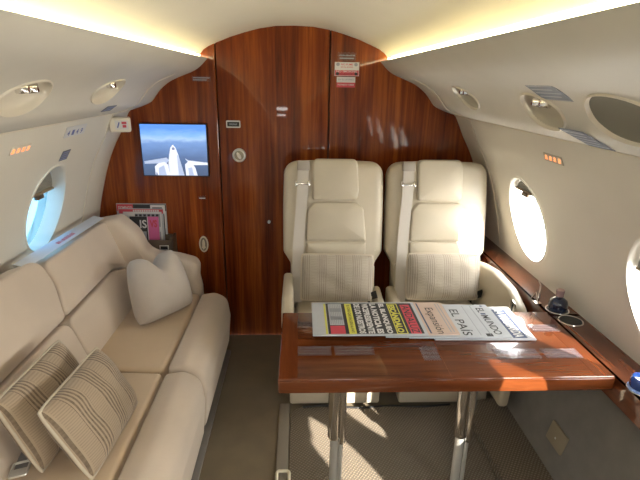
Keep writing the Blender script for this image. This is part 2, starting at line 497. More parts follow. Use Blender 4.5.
# sidewalls with window holes
WDIM = {-1: (1.033, .162, .192), 1: (.982, .181, .200)}
SHADE = {2.130: .36, 1.190: .36, 2.172: .76, 1.248: .30, .10: .85, .62: 1.3}
RW = [2.172, 1.248, .62, .10, -1.02, -1.96]  # middle two are unseen, their positions shifted to aim the sun patches
LW = [2.130, 1.190, .25, -.69, -1.63]
zl_r = lin(1.422, .60, 26)
zl_l = lin(1.422, -.01, 40)
nwin = 0
for side, wins, zl, nm in ((-1, LW, zl_l, 'wall_left'), (1, RW, zl_r, 'wall_right')):
    P = surf(WALL, side)
    zc0, ry, rz = WDIM[side]; DK = 2.0 if side < 0 else 1.0
    vf, rims = sheet(P, Y0-.02, B+.03, zl, [(y, zc0, ry, rz) for y in wins])
    mb = MB().add(vf)
    # joint of the aft end fairing
    for y in (2.58,):
        pts = [P(y, z)+Vector((-side*.0015, 0, 0)) for z in lin(1.415, .72, 18)]
        mb.add(tube(pts, .003, 6), None, 1)
    build(nm, mb, [M['wall'], M['bezel']], kind='structure', ang=50)
    for y in wins:
        nwin += 1
        a_l = [2*PI*k/56 for k in range(56)]
        out = Vector((side, 0, 0))
        def E(s, d, a, y=y): return P(y+ry*s*math.cos(a), zc0+rz*s*math.sin(a))+out*(d*DK if d > 0 else d)
        steps = [(1.05, -.003), (1.03, -.007), (1.0, -.006), (.99, .002), (.985, .012), (.98, .025), (.98, .040), (.98, .055)]
        vs = []; fs = []; n = 56
        for s, d in steps: vs += [E(s, d, a) for a in a_l]
        for i in range(len(steps)-1):
            for k in range(n): fs.append([i*n+k, i*n+(k+1) % n, (i+1)*n+(k+1) % n, (i+1)*n+k])
        w = build('window_%d' % nwin, (vs, fs), M['wall'], kind='structure', ang=60)
        pv = [E(s, .036, a) for s in (.985, .5) for a in a_l]+[E(0, .036, 0)]
        pf = [[k, (k+1) % n, n+(k+1) % n, n+k] for k in range(n)]+[[n+k, n+(k+1) % n, 2*n] for k in range(n)]
        build('pane', (pv, pf), M['glass'] if side > 0 else M['glass_sky_dim'], w, ang=60)
        # pleated shade drawn down a little, with its bar and pull
        a0 = SHADE.get(y, .66); k0 = 18
        rim = [E(.975, .026, a0+(PI-2*a0)*k/k0) for k in range(k0+1)]
        zb = rz*.975*math.sin(a0)+zc0
        pl = []
        for k in range(k0+1):
            a = a0+(PI-2*a0)*k/k0
            yy = y+ry*.975*math.cos(a); pl.append(P(yy, zb)+out*.026*DK)
        sv = []; sf = []
        R = 9
        for j in range(R+1):
            for k in range(k0+1):
                q = pl[k]+(rim[k]-pl[k])*(j/R); sv.append(q+out*(.004 if j % 2 else 0))
        for j in range(R):
            for k in range(k0): sf.append([j*(k0+1)+k, j*(k0+1)+k+1, (j+1)*(k0+1)+k+1, (j+1)*(k0+1)+k])
        sh = build('window_shade', (sv, sf), M['shade'], w, ang=20)
        build('shade_bar', tube([pl[0]+(pl[-1]-pl[0])*t+Vector((-side*.006, 0, 0)) for t in (.02, .3, .7, .98)], .006, 8), M['shadebar'], sh)
        mid = (pl[0]+pl[-1])/2
        build('shade_pull', box(-.008, .008, -.03, .03, -.012, .006, .003), M['lamp_in'], sh, Matrix.Translation(mid+Vector((-side*.012, 0, -.008))))
        # daylight portal in the window opening
        la = bpy.data.lights.new('daylight_portal', 'AREA'); la.shape = 'ELLIPSE'; la.size = .37; la.size_y = .42
        la.cycles.is_portal = True
        lo = bpy.data.objects.new('daylight_portal', la); COL.objects.link(lo)
        c = P(y, zc0)+out*(.07*DK)
        lo.matrix_world = frame(c, (0, side, 0), (0, 0, 1)) if False else Matrix.Translation(c) @ Vector((-side, 0, 0)).to_track_quat('-Z', 'Z').to_matrix().to_4x4()

# overhead side panels (with recesses) and light cove
ptop = lin(1.705, 1.422, 26)
OV_L = [(1.425, 1.540, .118, .046), (2.02, 1.545, .118, .046)]
OV_R = [(1.065, 1.527, .135, .053), (1.455, 1.522, .108, .050), (2.10, 1.540, .105, .044)]
tn = 0
for side, ov in ((-1, OV_L), (1, OV_R)):
    tn += 1
    P = surf(PANEL, side)
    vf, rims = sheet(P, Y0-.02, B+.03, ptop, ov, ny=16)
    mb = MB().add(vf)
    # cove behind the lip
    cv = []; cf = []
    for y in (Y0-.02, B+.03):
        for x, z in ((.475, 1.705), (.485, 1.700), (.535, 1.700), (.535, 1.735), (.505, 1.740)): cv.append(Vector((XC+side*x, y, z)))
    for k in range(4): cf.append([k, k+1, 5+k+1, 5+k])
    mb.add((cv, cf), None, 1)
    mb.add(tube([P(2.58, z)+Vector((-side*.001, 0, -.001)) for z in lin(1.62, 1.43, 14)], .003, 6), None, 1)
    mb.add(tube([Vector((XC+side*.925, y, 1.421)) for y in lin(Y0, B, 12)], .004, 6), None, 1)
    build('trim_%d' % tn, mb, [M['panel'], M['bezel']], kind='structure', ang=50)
    led = [Vector((XC+side*x, y, z)) for y in (Y0+.02, B-.004) for x, z in ((.514, 1.7155), (.514, 1.7235), (.520, 1.7235), (.520, 1.7155))]
    build('led_strip', (led, [[0, 1, 5, 4], [1, 2, 6, 5], [2, 3, 7, 6], [3, 0, 4, 7], [0, 1, 2, 3], [4, 5, 6, 7]]), M['led'],
          label='glowing warm light strip along the ceiling edge above the %s' % ('long sofa' if side < 0 else 'two armchairs and table'),
          cat='light')

def recess(side, yc, zc, ry, rz, kind, label):
    P = surf(PANEL, side); n = 48
    F = on_wall(PANEL, side, yc, zc); nrm = F.to_3x3().col[2]
    t = thing('overhead_speaker' if kind == 'grille' else 'reading_lamp_recess', label, 'speaker' if kind == 'grille' else 'light', Mw=F)
    def E(s, d, a): return P(yc+ry*s*math.cos(a), zc+rz*s*math.sin(a))+nrm*d
    def rings(st, cap=False):
        vs = []; fs = []
        for s, d in st: vs += [F.inverted() @ E(s, d, 2*PI*k/n) for k in range(n)]
        for i in range(len(st)-1):
            for k in range(n): fs.append([i*n+k, i*n+(k+1) % n, (i+1)*n+(k+1) % n, (i+1)*n+k])
        if cap: fs.append([(len(st)-1)*n+k for k in range(n)])
        return vs, fs
    w = {'lamp': .08, 'faint': .04, 'grille': .06}[kind]
    build('bezel', rings([(1.0+w, .0005), (1.0+w*.8, .005), (1.0+w*.3, .006), (1.0, .002), (.98, -.006)]), M['bezel'], t, F, ang=60)
    if kind == 'grille':
        build('grille', rings([(.985, -.004), (.6, -.004)], True), M['speaker'], t, F, ang=60)
    else:
        build('recess_cup', rings([(.985, -.004), (.96, -.014), (.90, -.022), (.6, -.026)], True), M['recess'] if side > 0 else M['bezel'], t, F, ang=60)  # right cups coloured darker to stand in for the shading inside
        # two swivelling chrome nozzles in the upper half of the recess
        for du in ((-.028, .022) if kind == 'lamp' else (.015,)):
            G = F @ Matrix.Translation((du if side > 0 else du+.012, .030, -.016)) @ Matrix.Rotation(math.radians(38), 4, 'X')
            nz = build('lamp_nozzle', lathe([(.017, -.012), (.0185, .0), (.0185, .016), (.0165, .020), (.012, .020)], 20), M['chrome'], t, G)
            build('lamp_lens', lathe([(.0115, .0195), (.0115, .0208)], 20), M['lamp_in'], nz, G)

recess(-1, *OV_L[0], 'lamp', 'large oval recess with two chrome lamp nozzles above the near end of the sofa')
recess(-1, *OV_L[1], 'faint', 'shallow oval recess with one chrome nozzle above the far end of the sofa')
recess(1, *OV_R[0], 'grille', 'dark grey oval speaker grille in the overhead panel above the right table end')
recess(1, *OV_R[1], 'lamp', 'oval recess with chrome nozzles overhead between the dark speaker grille and the bulkhead')
recess(1, *OV_R[2], 'lamp', 'oval recess with chrome nozzles overhead just in front of the right armchair')

# bulkhead: fixed panels and sliding door
for nm, x0, x1 in (('wall_back', None, None),):
    mb = MB()
    mb.add(box(-1.32, -.466, B, B+.04, -.02, 1.95)); mb.add(box(.168, 1.32, B, B+.04, -.02, 1.95))
    build(nm, mb, M['wood'], kind='structure')
build('door_1', box(-.460, .162, B+.004, B+.04, -.02, 1.95, .003, 2), M['wood'], kind='structure')
build('trim_3', MB().add(box(-.475, .18, B+.041, B+.06, -.02, 1.95)), M['dark'], kind='structure')
build('trim_4', MB().add(tube([(-.470, B-.002, .02), (-.470, B-.002, 1.72)], .004, 8)), M['wood'], kind='structure')
build('trim_5', MB().add(tube([(.172, B-.002, .02), (.172, B-.002, 1.84)], .003, 8)), M['wood'], kind='structure')
build('wall_front', box(-1.32, 1.32, Y0-.05, Y0, -.02, 1.95), M['wall'], kind='structure')

# lower right wall under the ledge
P = surf(WALL, 1)
vf, _ = sheet(P, Y0-.02, B+.03, lin(.60, -.01, 14), [])
build('baseboard_right', vf, M['dado'], kind='structure', ang=50)

# ------------------------------------------------------------------ aft side ledge on the right
LX0, LX1, LZ = 1.032, 1.162, .695
HOL = [(1.800, 1.092, .043, .043), (1.700, 1.096, .043, .043), (1.245, 1.072, .036, .036)]
led = thing('side_ledge', 'long glossy wooden ledge running under the round windows', 'ledge', (LX0, 1.0, LZ))
vf, _ = sheet(lambda y, z: Vector((z, y, LZ)), Y0+.01, B-.004, lin(LX0, LX1, 8), HOL, step=.3, ny=8)
mb = MB().add(vf)
mb.add(box(LX0, LX0+.012, Y0+.01, B-.004, .612, LZ)); mb.add(box(LX0+.012, 1.168, Y0+.01, B-.004, .605, .612))
build('ledge_top', mb, M['ledge'], led, ang=30)
for k, (hy, hx, r, _r) in enumerate(HOL):
    G = Matrix.Translation((hx, hy, LZ))
    q = r/.043
    cup = build('cup_holder', lathe([(.0435*q, .0005), (.042*q, -.02), (.040*q, -.062), (.02, -.066)], 32), M['black'], led, G)
    build('rim', lathe([(.0425*q, -.004), (.0425*q, .001), (.0445*q, .0025), (.0475*q, .002), (.0485*q, .0003)], 40), M['chrome'], cup, G)
    WM[cup.name] = G

# ------------------------------------------------------------------ sofa along the left wall
sofa = thing('sofa', 'long beige suede sofa along the left wall with tan seat cushions', 'sofa', (-.75, 1.7, 0))
SY0, SY1 = .70, 2.62
GX = Matrix(((1, 0, 0, 0), (0, 0, -1, 0), (0, 1, 0, 0), (0, 0, 0, 1)))     # (u, v, n) -> (x, -y, z)
def along_y(outline, ya, yb, bev, puff=0, seg=4):
    vf = pad(outline, -yb, -ya, bev, puff, seg, back=True); return ([GX @ p for p in vf[0]], vf[1])
sec = rpoly([(-1.14, .10), (-1.175, .55), (-1.168, .79, .02), (-1.10, .845, .05), (-1.065, .80, .04), (-.99, .38), (-.94, .30), (-.45, .30, .02), (-.45, .10)], 5, .06)
build('frame', along_y(sec, SY0, 2.66, .02), M['suede_frame'], sofa)
build('base_plinth', MB().add(box(-.50, -.462, SY0, 2.60, .0, .12, .004)).add(box(-.462, -.418, SY0, 2.62, 0, .018, .004)), M['rail'], sofa)
# seat: inner cushions and rolled front bolsters
for ya, yb in ((SY0, 1.772), (1.785, 2.56)):
    o = rpoly([(-.97, .30, .02), (-.95, .425, .03), (-.72, .432, .0), (-.575, .425, .02), (-.56, .30, .02)], 4, .05)
    build('seat_cushion', along_y(o, ya, yb, .022), M['suede_seat'], sofa)
    o = rpoly([(-.565, .30, .02), (-.560, .426, .018), (-.48, .440, .07), (-.412, .405, .075), (-.398, .30, .05), (-.415, .115, .03), (-.455, .115, .01)], 5, .04)
    build('front_bolster', along_y(o, ya, yb, .03), M['suede'], sofa)
kk = .16/.45
BK = frame((-.91, 0, .42), (0, 1, 0), (-kk, 0, 1))
oA = rpoly([(SY0, .225), (1.865, .222, .02), (1.915, .37, .12), (1.90, .495, .085), (SY0, .545)], 7, .05)
oB = rpoly([(1.875, .222, .02), (1.945, .37, .10), (1.915, .465, .06), (2.50, .458), (2.655, .445, .06), (2.655, .20, .03), (2.60, .165, .08), (2.42, .225, .15)], 7, .05)
oC = rpoly([(1.868, -.03), (1.868, .212, .03), (2.40, .218, .12), (2.56, .165, .07), (2.57, -.03)], 7, .05)
oD = rpoly([(SY0, -.03), (SY0, .215), (1.855, .212, .05), (1.858, -.03)], 7, .05)
for nm, o, nn, pf in (('back_cushion', oA, .004, .014), ('back_cushion', oB, .0, .012), ('lumbar_cushion', oC, .012, .022), ('lumbar_cushion', oD, .012, .022)):
    build(nm, pad(o, -.10, nn, .014, pf), M['suede'], sofa, BK)
wing = rpoly([(-1.15, .30), (-1.15, .84, .02), (-1.0, .868, .05), (-.905, .78, .16), (-.86, .655, .10), (-.70, .635, .08), (-.575, .60, .065), (-.585, .50, .06), (-.572, .43, .04), (-.572, .30)], 7, .04)
build('armrest', along_y(wing, 2.565, 2.70, .035, .006), M['suede'], sofa)

# narrow clear strip lying on top of the sofa back under the window
st = thing('plastic_strip', 'clear plastic strip coloured as if lit blue by the window, with red lettering, on the sofa back below the window', 'strip', (-1.09, 2.2, .86))
G = frame((-1.105, 2.18, .8745), (0, 1, -.02), (-1, 0, .25))
build('strip_body', box(-.36, .42, -.028, .028, -.001, .001, .0005), M['vinyl_window_lit'], st, G)
build('red_lettering', MB().add(strokes(15, .17, .018, .0016, .02, -.004)), M['red'], st, G)

# lap belt on the near seat
lb = thing('seat_belt', 'grey lap belt with metal buckle tucked behind the striped cushions', 'seat belt', (-.86, 1.23, .44))
build('webbing', pad(rpoly([(-.10, -.022, .005), (.10, -.022, .005), (.10, .022, .005), (-.10, .022, .005)], 2, .05), 0, .004, .001), M['beltg'], lb, frame((-.875, 1.30, .447), (-.15, 1, .25), (1, .1, 0)))
build('buckle', MB().add(tube(rpoly([(-.03, -.024, .006), (.03, -.024, .006), (.03, .024, .006), (-.03, .024, .006)], 3, .05) and [(p.x, p.y, 0) for p in rpoly([(-.03, -.024, .006), (.03, -.024, .006), (.03, .024, .006), (-.03, .024, .006)], 3, .05)], .004, 8, True)).add(box(-.028, .0, -.022, .022, -.003, .004, .001)), M['steel'], lb, frame((-.855, 1.215, .452), (-.25, 1, 0), (1, .25, .1)))

# ------------------------------------------------------------------ cushions
def cushion(label, Mw, w, h, t, mat, seed, dent=0.0, pipe=True, tagged=False, pinch=.04, name='cushion', wr=.005, taper=1.0, rc=.06, fe=.5):
    vf, path = pillow(w, h, t, pinch, dent, seed, wr=wr, taper=taper, rc=rc, fe=fe)
    o = build(name, vf, mat, None, Mw, ang=80, label=label, cat='cushion')
    if pipe: build('piping', tube(path, .0055, 6, True), M['piping'], o, Mw, ang=80)
    if tagged:
        build('cloth_tag', box(-.004, .046, -.022, .022, -.003, .003, .001), M['black'], o, Mw @ Matrix.Translation((w/2-.006, -h/2+.050, .012)) @ Matrix.Rotation(math.radians(-70), 4, 'Z') @ Matrix.Rotation(.5, 4, 'Y'))
    return o
cushion('plain grey-beige square cushion with a dented top in the far corner of the sofa', frame((-.719, 2.303, .590), (.513, .856, -.065), (-.238, .214, .947)), .375, .335, .21, M['plain_pillow'], 3, dent=.075, pipe=False, pinch=.04, taper=.76, rc=.08, fe=.45)
cushion('brown striped cushion in front of its twin, standing out on the sofa seat', frame((-.675, 1.363, .563), (.026, .999, -.046), (-.486, .053, .872)), .405, .272, .125, M['stripe_d'], 5)
cushion('brown striped cushion behind its twin, leaning on the sofa backrest', frame((-.828, 1.392, .570), (.006, .999, -.037), (-.394, .036, .918)), .405, .272, .125, M['stripe_d'], 8)

# ------------------------------------------------------------------ two armchairs at the bulkhead
def armchair(x0, label, left_arm, right_arm, rw=.0):
    t = thing('armchair', label, 'armchair', (x0, 2.35, 0), 'pair of cream leather armchairs')
    k = .14/.73
    F = frame((x0, 2.42, .45), (1, 0, 0), (0, k, 1))
    sh = rpoly([(-.232, -.05), (-.232, .20, .04), (-.272, .265, .04), (-.274, .50, .1), (-.268, .755, .075), (-.10, .762), (.10, .762), (.268+rw, .755, .075), (.274+rw, .50, .1), (.272+rw, .265, .04), (.232, .20, .04), (.232, -.05)], 7, .05)
    build('backrest', pad(sh, -.13, .006, .045, .004, 6, back=True, centre=(0, .36)), M['leather'], t, F)
    build('headrest', pad(rpoly([(-.114, .548, .015), (-.117, .768, .03), (.122, .768, .03), (.132, .60, .05), (.124, .548, .02)], 6, .04), -.02, .034, .013, .010), M['leather_d'], t, F)
    build('back_pad', pad(rpoly([(-.148, .330, .01), (-.142, .50, .04), (-.105, .538, .03), (.12, .538, .03), (.160, .505, .04), (.176, .330, .01)], 6, .04), -.02, .028, .012, .012), M['leather_d'], t, F)
    build('lumbar_pad', pad(rpoly([(-.150, -.02, .01), (-.148, .324, .01), (.176, .324, .01), (.176, -.02, .01)], 6, .04), -.02, .020, .014, .012), M['leather_d'], t, F)
    for s in (-1, 1):
        o = rpoly([(s*.17, -.03, .01), (s*.185, .24, .03), (s*.228, .19, .03), (s*.228, -.03, .01)], 5, .04)
        build('side_bolster', pad(o, -.02, .030, .02, .008), M['leather'], t, F)
    # shoulder belt lying on the left side of the back
    bp = []
    w0 = [(-.164, .752, .014), (-.166, .70, .030), (-.168, .60, .033), (-.180, .45, .034), (-.190, .30, .036), (-.196, .12, .052), (-.198, .0, .058)]
    bv = []; bf = []
    for u, v, nn in w0:
        bv += [Vector((u-.029, v, nn)), Vector((u+.029, v, nn)), Vector((u+.029, v, nn-.004)), Vector((u-.029, v, nn-.004))]
    for i in range(len(w0)-1):
        for q in range(4): bf.append([i*4+q, i*4+(q+1) % 4, i*4+4+(q+1) % 4, i*4+4+q])
    bf += [[0, 1, 2, 3], [len(bv)-4+q for q in range(4)]]
    sb = build('shoulder_belt', (bv, bf), M['belt'], t, F)
    build('belt_guide', MB().add(box(-.208, -.196, .622, .652, .028, .042, .004)).add(box(-.140, -.128, .622, .652, .028, .042, .004)).add(box(-.208, -.128, .630, .640, .034, .041, .003)), M['chrome'], sb, F)
    build('belt_top_anchor', box(-.197, -.131, .705, .757, -.01, .0325, .006), M['beltfold'], sb, F)
    # seat cushion and base
    so = rpoly([(-.205, 2.035, .05), (.205, 2.035, .05), (.205, 2.43, .03), (-.205, 2.43, .03)], 6, .05)
    so = [(p.x+x0, p.y) for p in so]
    build('seat_cushion', pad(so, .26, .462, .035, .014, 5, back=True), M['leather_d'], t)
    build('base', box(x0-.232, x0+.232, 2.085, 2.66, .015, .29, .012), M['leather'], t)
    XN = Matrix(((0, 0, 1, 0), (1, 0, 0, 0), (0, 1, 0, 0), (0, 0, 0, 1)))        # (u, v, n) -> (y, z, x)
    def arm(xa, xb, pts, m=M['leather']):
        vf = pad(rpoly(pts, 6, .04), xa, xb, .018, .004, 4, back=True)
        return build('armrest', ([XN @ p for p in vf[0]], vf[1]), m, t)
    arm(x0-.268, x0-.215, left_arm); 
    if right_arm == 'panel':
        a = arm(x0+.222, x0+.272, [(1.93, .10, .02), (1.880, .52, .03), (1.885, .645, .05), (2.02, .695, .12), (2.22, .705, .10), (2.36, .685, .06), (2.47, .66, .03), (2.47, .10, .02)])
        G = frame((x0+.2205, 1.938, .622), (0, -1, -.1), (0, -.12, 1))
        la = build('armrest_latch', MB().add(slab([(p.x, p.y) for p in rpoly([(-.024, -.048, .012), (.024, -.048, .012), (.024, .048, .012), (-.024, .048, .012)], 5, .05)], 0, .004)), M['chrome'], a, G)
        build('latch_slot', box(-.005, .005, -.032, .032, .0035, .0052, .0005), M['black'], la, G)
    else:
        arm(x0+.215, x0+.262, right_arm)
    build('buckle_stalk', MB().add(box(-.012, .012, -.006, .006, -.06, .02, .003)), M['black'], t, Matrix.Translation((x0+.192, 2.395, .500)) @ Matrix.Rotation(-.3, 4, 'X'))
    return t
lowarm = [(2.06, .10, .02), (2.04, .47, .03), (2.14, .50, .05), (2.45, .53, .03), (2.45, .10, .02)]
a1 = armchair(.184, 'cream leather armchair nearer the aisle, free of sunlight', [(2.05, .10, .02), (2.03, .58, .05), (2.12, .612, .06), (2.45, .605, .03), (2.45, .10, .02)], lowarm)
a2 = armchair(.747, 'cream leather armchair beside the window with a sun patch on its back', lowarm, 'panel', .012)
cushion('pale striped cushion on the armchair nearer the aisle', frame((.196, 2.315, .624), (1, 0, -.015), (0, .20, 1)), .382, .25, .12, M['stripe_l'], 12, tagged=True, pinch=.03)
cushion('pale striped cushion on the armchair beside the window', frame((.754, 2.315, .629), (1, 0, -.01), (0, .20, 1)), .395, .25, .12, M['stripe_l'], 14, tagged=True, pinch=.03)

# ------------------------------------------------------------------ table
TX0, TX1, TY0, TY1, TZ = -.067, 1.028, 1.303, 1.765, .703
tb = thing('table', 'glossy reddish wooden table on two chrome columns', 'table', (.45, 1.52, 0))
build('tabletop', box(TX0, TX1, TY0, TY1, TZ-.050, TZ, .005, 3), M['table'], tb)
e = .0006
for xa, xb in ((TX0+.004, TX0+.062), (TX1-.062, TX1-.004)): build('end_band', box(xa, xb, TY0+.004, TY1-.004, TZ-e, TZ+e), M['tband'], tb)
build('leaf_seam', MB().add(box(.489, .4905, TY0+.002, TY1-.002, TZ-e, TZ+e*.8)), M['ledge'], tb)
build('edge_fascia', box(TX0+.003, TX1-.003, TY0-.004, TY0+.01, TZ-.049, TZ-.006, .002), M['table'], tb)
for lx in (.145, .640):
    mb = MB().add(lathe([(.0235, .285), (.026, .29), (.026, .655), (.02, .656)], 28), Matrix.Translation((lx-.008, 1.53, 0)))
    mb.add(lathe([(.0115, .27), (.013, .275), (.013, .655), (.01, .656)], 16), Matrix.Translation((lx+.021, 1.515, 0)))
    lg = build('leg', mb, M['chrome'], tb)
    mb = MB().add(lathe([(.045, .0105), (.045, .016), (.021, .020), (.0175, .03), (.0175, .30)], 28), Matrix.Translation((lx-.006, 1.53, 0)))
    mb.add(lathe([(.008, .018), (.008, .29)], 12), Matrix.Translation((lx+.018, 1.518, 0)))
    build('lower_tube', mb, M['steel'], lg)

# clear vinyl instruction labels stuck on the table
def vinyl(x0, x1, y0, y1, label, lines=3):
    cx, cy = (x0+x1)/2, (y0+y1)/2; w, h = (x1-x0)/2, (y1-y0)/2
    mb = MB().add(box(-w, w, -h, h, 0, .0006))
    for k in range(lines):
        v = h*(1-2*(k+.75)/(lines+.5))
        mb.add(rect(-w*.9, w*(.86 if k % 2 else .9), v-h*.12, v+h*.12, .0008), None, 1)
    build('vinyl_label', mb, [M['vinyl'], M['vprint']], None, Matrix.Translation((cx, cy, TZ+.0008)), label=label, cat='label', group='clear labels stuck on the table')
vinyl(-.005, .112, 1.440, 1.500, 'leftmost clear label along the front of the table')
vinyl(.124, .262, 1.440, 1.500, 'clear label on the table front, second from the left end')
vinyl(-.008, .11, 1.63, 1.685, 'clear label half under the newspapers at the left table end')
vinyl(.425, .485, 1.405, 1.495, 'clear label just left of the table seam', 3)
vinyl(.685, .84, 1.412, 1.476, 'clear label along the table front, right of the seam')
vinyl(.856, .985, 1.415, 1.476, 'rightmost clear label along the table front', 4)
vinyl(.895, 1.005, 1.60, 1.655, 'clear label right of the newspaper pile')

# ------------------------------------------------------------------ newspapers (top edges towards the window)
NY0, NY1 = 1.533, 1.802
def newspaper(x0, x1, z, rot, paper, label, paint, th=.0025, dy=0):
    w = NY1-NY0; F = frame((x0, (NY0+NY1)/2+dy, z), (0, -1, 0), (1, 0, 0)) @ Matrix.Rotation(math.radians(rot), 4, 'Z')
    mats = [paper, M['ink'], M['red'], M['yellow'], M['white'], M['navy'], M['ink_g'], M['paper']]
    mb = MB()
    h = x1-x0
    o = [(-w/2, 0), (w/2, 0), (w/2, h), (-w/2, h)]
    mb.add(slab(o, 0, th))
    for k in range(1, 3):
        d = .0012*k; mb.add(slab([(-w/2-d, -d*.6), (w/2-d, -d), (w/2-d*.4, h-d), (-w/2-d*.5, h-.003)], th*(-.5*k)+.0002, th*(-.5*k)+.0008))
    mb2 = []
    def R(u0, u1, v0, v1, m, lev=1): mb.add(rect(-w/2+u0*w, -w/2+u1*w, v0, v1, th+.0002*lev), None, m)
    def T(s, u0, u1, v0, v1, m, lev=3, bold=.012): mb.add(text(s, (u1-u0)*w, v1-v0, th+.0002*lev, bold, -w/2+(u0+u1)/2*w, (v0+v1)/2), None, m)
    paint(R, T, h, w)
    return build('newspaper', mb, mats, None, F, label=label, cat='newspaper', group='newspapers spread on the table', recalc=False)

def p_vang(R, T, h, w):
    R(.10, .96, h-.082, h-.028, 5, 1)
    T('LA VANGUARDIA', .12, .94, h-.073, h-.037, 4, 3, .02)
    for k in range(9): R(.06, .94, h-.12-k*.02, h-.113-k*.02, 6)
def p_mundo(R, T, h, w):
    T('EL', .12, .27, h-.055, h-.025, 1); T('MUNDO', .36, .93, h-.055, h-.025, 1)
    mb = R(.29, .335, h-.05, h-.03, 5)
    R(.03, .07, h-.03, h-.02, 5)
    for k in range(6): R(.05, .95, h-.075-k*.02, h-.070-k*.02, 6)
    R(.9, .98, h-.09, h-.065, 1)
def p_pais(R, T, h, w):
    R(.05, .95, h-.022, h-.019, 6)
    T('EL PA\u00cdS', .18, .96, h-.085, h-.042, 1, 3, .006)
    R(.06, .95, h-.100, h-.098, 6)
    for k in range(6): R(.06, .5, h-.12-k*.018, h-.113-k*.018, 6); R(.54, .95, h-.12-k*.018, h-.113-k*.018, 6)
def p_exp(R, T, h, w):
    for k in range(2): R(.06, .94, h-.018-k*.012, h-.014-k*.012, 6)
    T('Expansi\u00f3n', .20, .98, h-.090, h-.048, 1, 3, .0)
    R(.04, .97, h-.108, h-.102, 5)
    R(0, 1, 0, h-.122, 7, 1)
    R(.05, .95, h-.135, h-.126, 0, 2)
    for k in range(5): R(.05, .95, h-.16-k*.02, h-.15-k*.02, 6, 2)
def p_tab(R, T, h, w):
    R(.035, .965, .055, h-.012, 1, 1)
    R(.06, .72, .064, .118, 7, 2); R(.74, .965, .064, .118, 2, 2)
    R(.05, .97, .046, .053, 3, 2)
    for k in range(7): R(.09, .70, .068+k*.007, .0705+k*.007, 6, 3)
    for u in (.2, .45): R(u, u+.12, .07, .114, 6, 3)
    R(.05, .97, .131, .158, 3, 2)
    T('EL CASO QUE SACUDE AL PAIS', .10, .93, .138, .151, 1, 4, .01)
    for k, s in enumerate(('DE LOS NUESTROS', 'VICEPRESIDENTE', 'LA NOTICIA ES', 'EL BLANQUEO')):
        T(s, .05, .96, .168+k*.033, .193+k*.033, 4, 3, .05)
    R(.05, .97, .305, .347, 3, 2); R(.07, .955, .309, .343, 1, 3)
    T('ESC\u00c1NDALO', .09, .94, .3095, .341, 3, 5, .05)
    R(.09, .97, .358, .396, 2, 2)
    T('ANDALUZ', .12, .95, .3625, .3915, 1, 4, .012)
newspaper(.50, .874, TZ+0.0040, -.6, M['paper'], 'rightmost newspaper of the spread, white lettering in a navy banner', p_vang, dy=.0)
newspaper(.405, .783, TZ+0.0092, .2, M['paper'], 'newspaper with a small round mark between two masthead words, second from the right', p_mundo, dy=.005)
newspaper(.32, .692, TZ+0.0144, -.8, M['paper'], 'white newspaper with big two-word black masthead right of the salmon one', p_pais, dy=.003)
newspaper(.21, .590, TZ+0.0196, .3, M['paper_p'], 'salmon-tinted newspaper between the tabloid and the white papers', p_exp, dy=.008)
newspaper(.052, .470, TZ+0.0248, .0, M['paper'], 'black tabloid with yellow and red headlines, topmost and leftmost newspaper', p_tab, dy=-.002)

# ------------------------------------------------------------------ bottle and tumbler on the ledge
def glass_mat(name, col, rough=.03):
    m, nt, b = new_mat(name); b.inputs['Base Color'].default_value = c4(col); b.inputs['Roughness'].default_value = rough
    b.inputs['Coat Weight'].default_value = 1; b.inputs['Specular IOR Level'].default_value = .6
    b.inputs['Transmission Weight'].default_value = .15
    return m
M['blue_glass'] = glass_mat('dark_blue_glass', (.006, .016, .055))
M['cobalt'] = glass_mat('cobalt_glass', (.010, .055, .26))
M['clearcap'] = plain('clear_stopper', (.36, .25, .25), .12, coat=1)
bt = thing('bottle', 'round dark blue glass bottle with a clear stopper in the farther ledge cup holder', 'bottle', (1.092, 1.80, LZ-.06))
G = Matrix.Translation((1.092, 1.80, LZ))
build('bottle_body', lathe([(.024, -.058), (.034, -.056), (.036, -.04), (.0365, .0), (.0375, .012), (.0375, .034), (.033, .046), (.021, .054), (.0145, .057), (.014, .062)], 36), M['blue_glass'], bt, G)
build('stopper', lathe([(.012, .0615), (.0155, .063), (.0155, .078), (.017, .080), (.017, .090), (.014, .093), (.006, .094)], 28), M['clearcap'], bt, G)
tm = thing('tumbler', 'bright cobalt blue glass in the near cup holder by the right edge of the ledge', 'glass', (1.072, 1.245, LZ-.06))
G = Matrix.Translation((1.072, 1.245, LZ))
build('glass_body', lathe([(.026, -.060), (.029, -.058), (.031, -.02), (.034, .006), (.033, .010), (.0345, .014), (.0345, .030), (.032, .040), (.028, .044), (.012, .045)], 36), M['cobalt'], tm, G)
build('foot_ring', lathe([(.034, .0005), (.0385, .002), (.0385, .006), (.034, .009)], 36), plain('pale_blue_ring', (.20, .30, .62), .15, coat=1), tm, G)

# chrome bracket standing on the inner ledge edge
br = thing('ledge_bracket', 'thin chrome bracket at the back corner of the ledge near the bottle', 'bracket', (1.035, 1.86, LZ))
build('bracket_loop', tube([(1.038, 1.862, LZ), (1.041, 1.868, LZ+.045), (1.045, 1.876, LZ+.078), (1.047, 1.90, LZ+.086)], .0035, 8), M['chrome'], br)
build('bracket_foot', MB().add(box(1.024, 1.050, 1.850, 1.885, LZ, LZ+.004, .001)).add(tube([(1.036, 1.858, LZ+.003), (1.036, 1.885, LZ+.040), (1.036, 1.915, LZ+.004)], .003, 8)), M['chrome'], br)

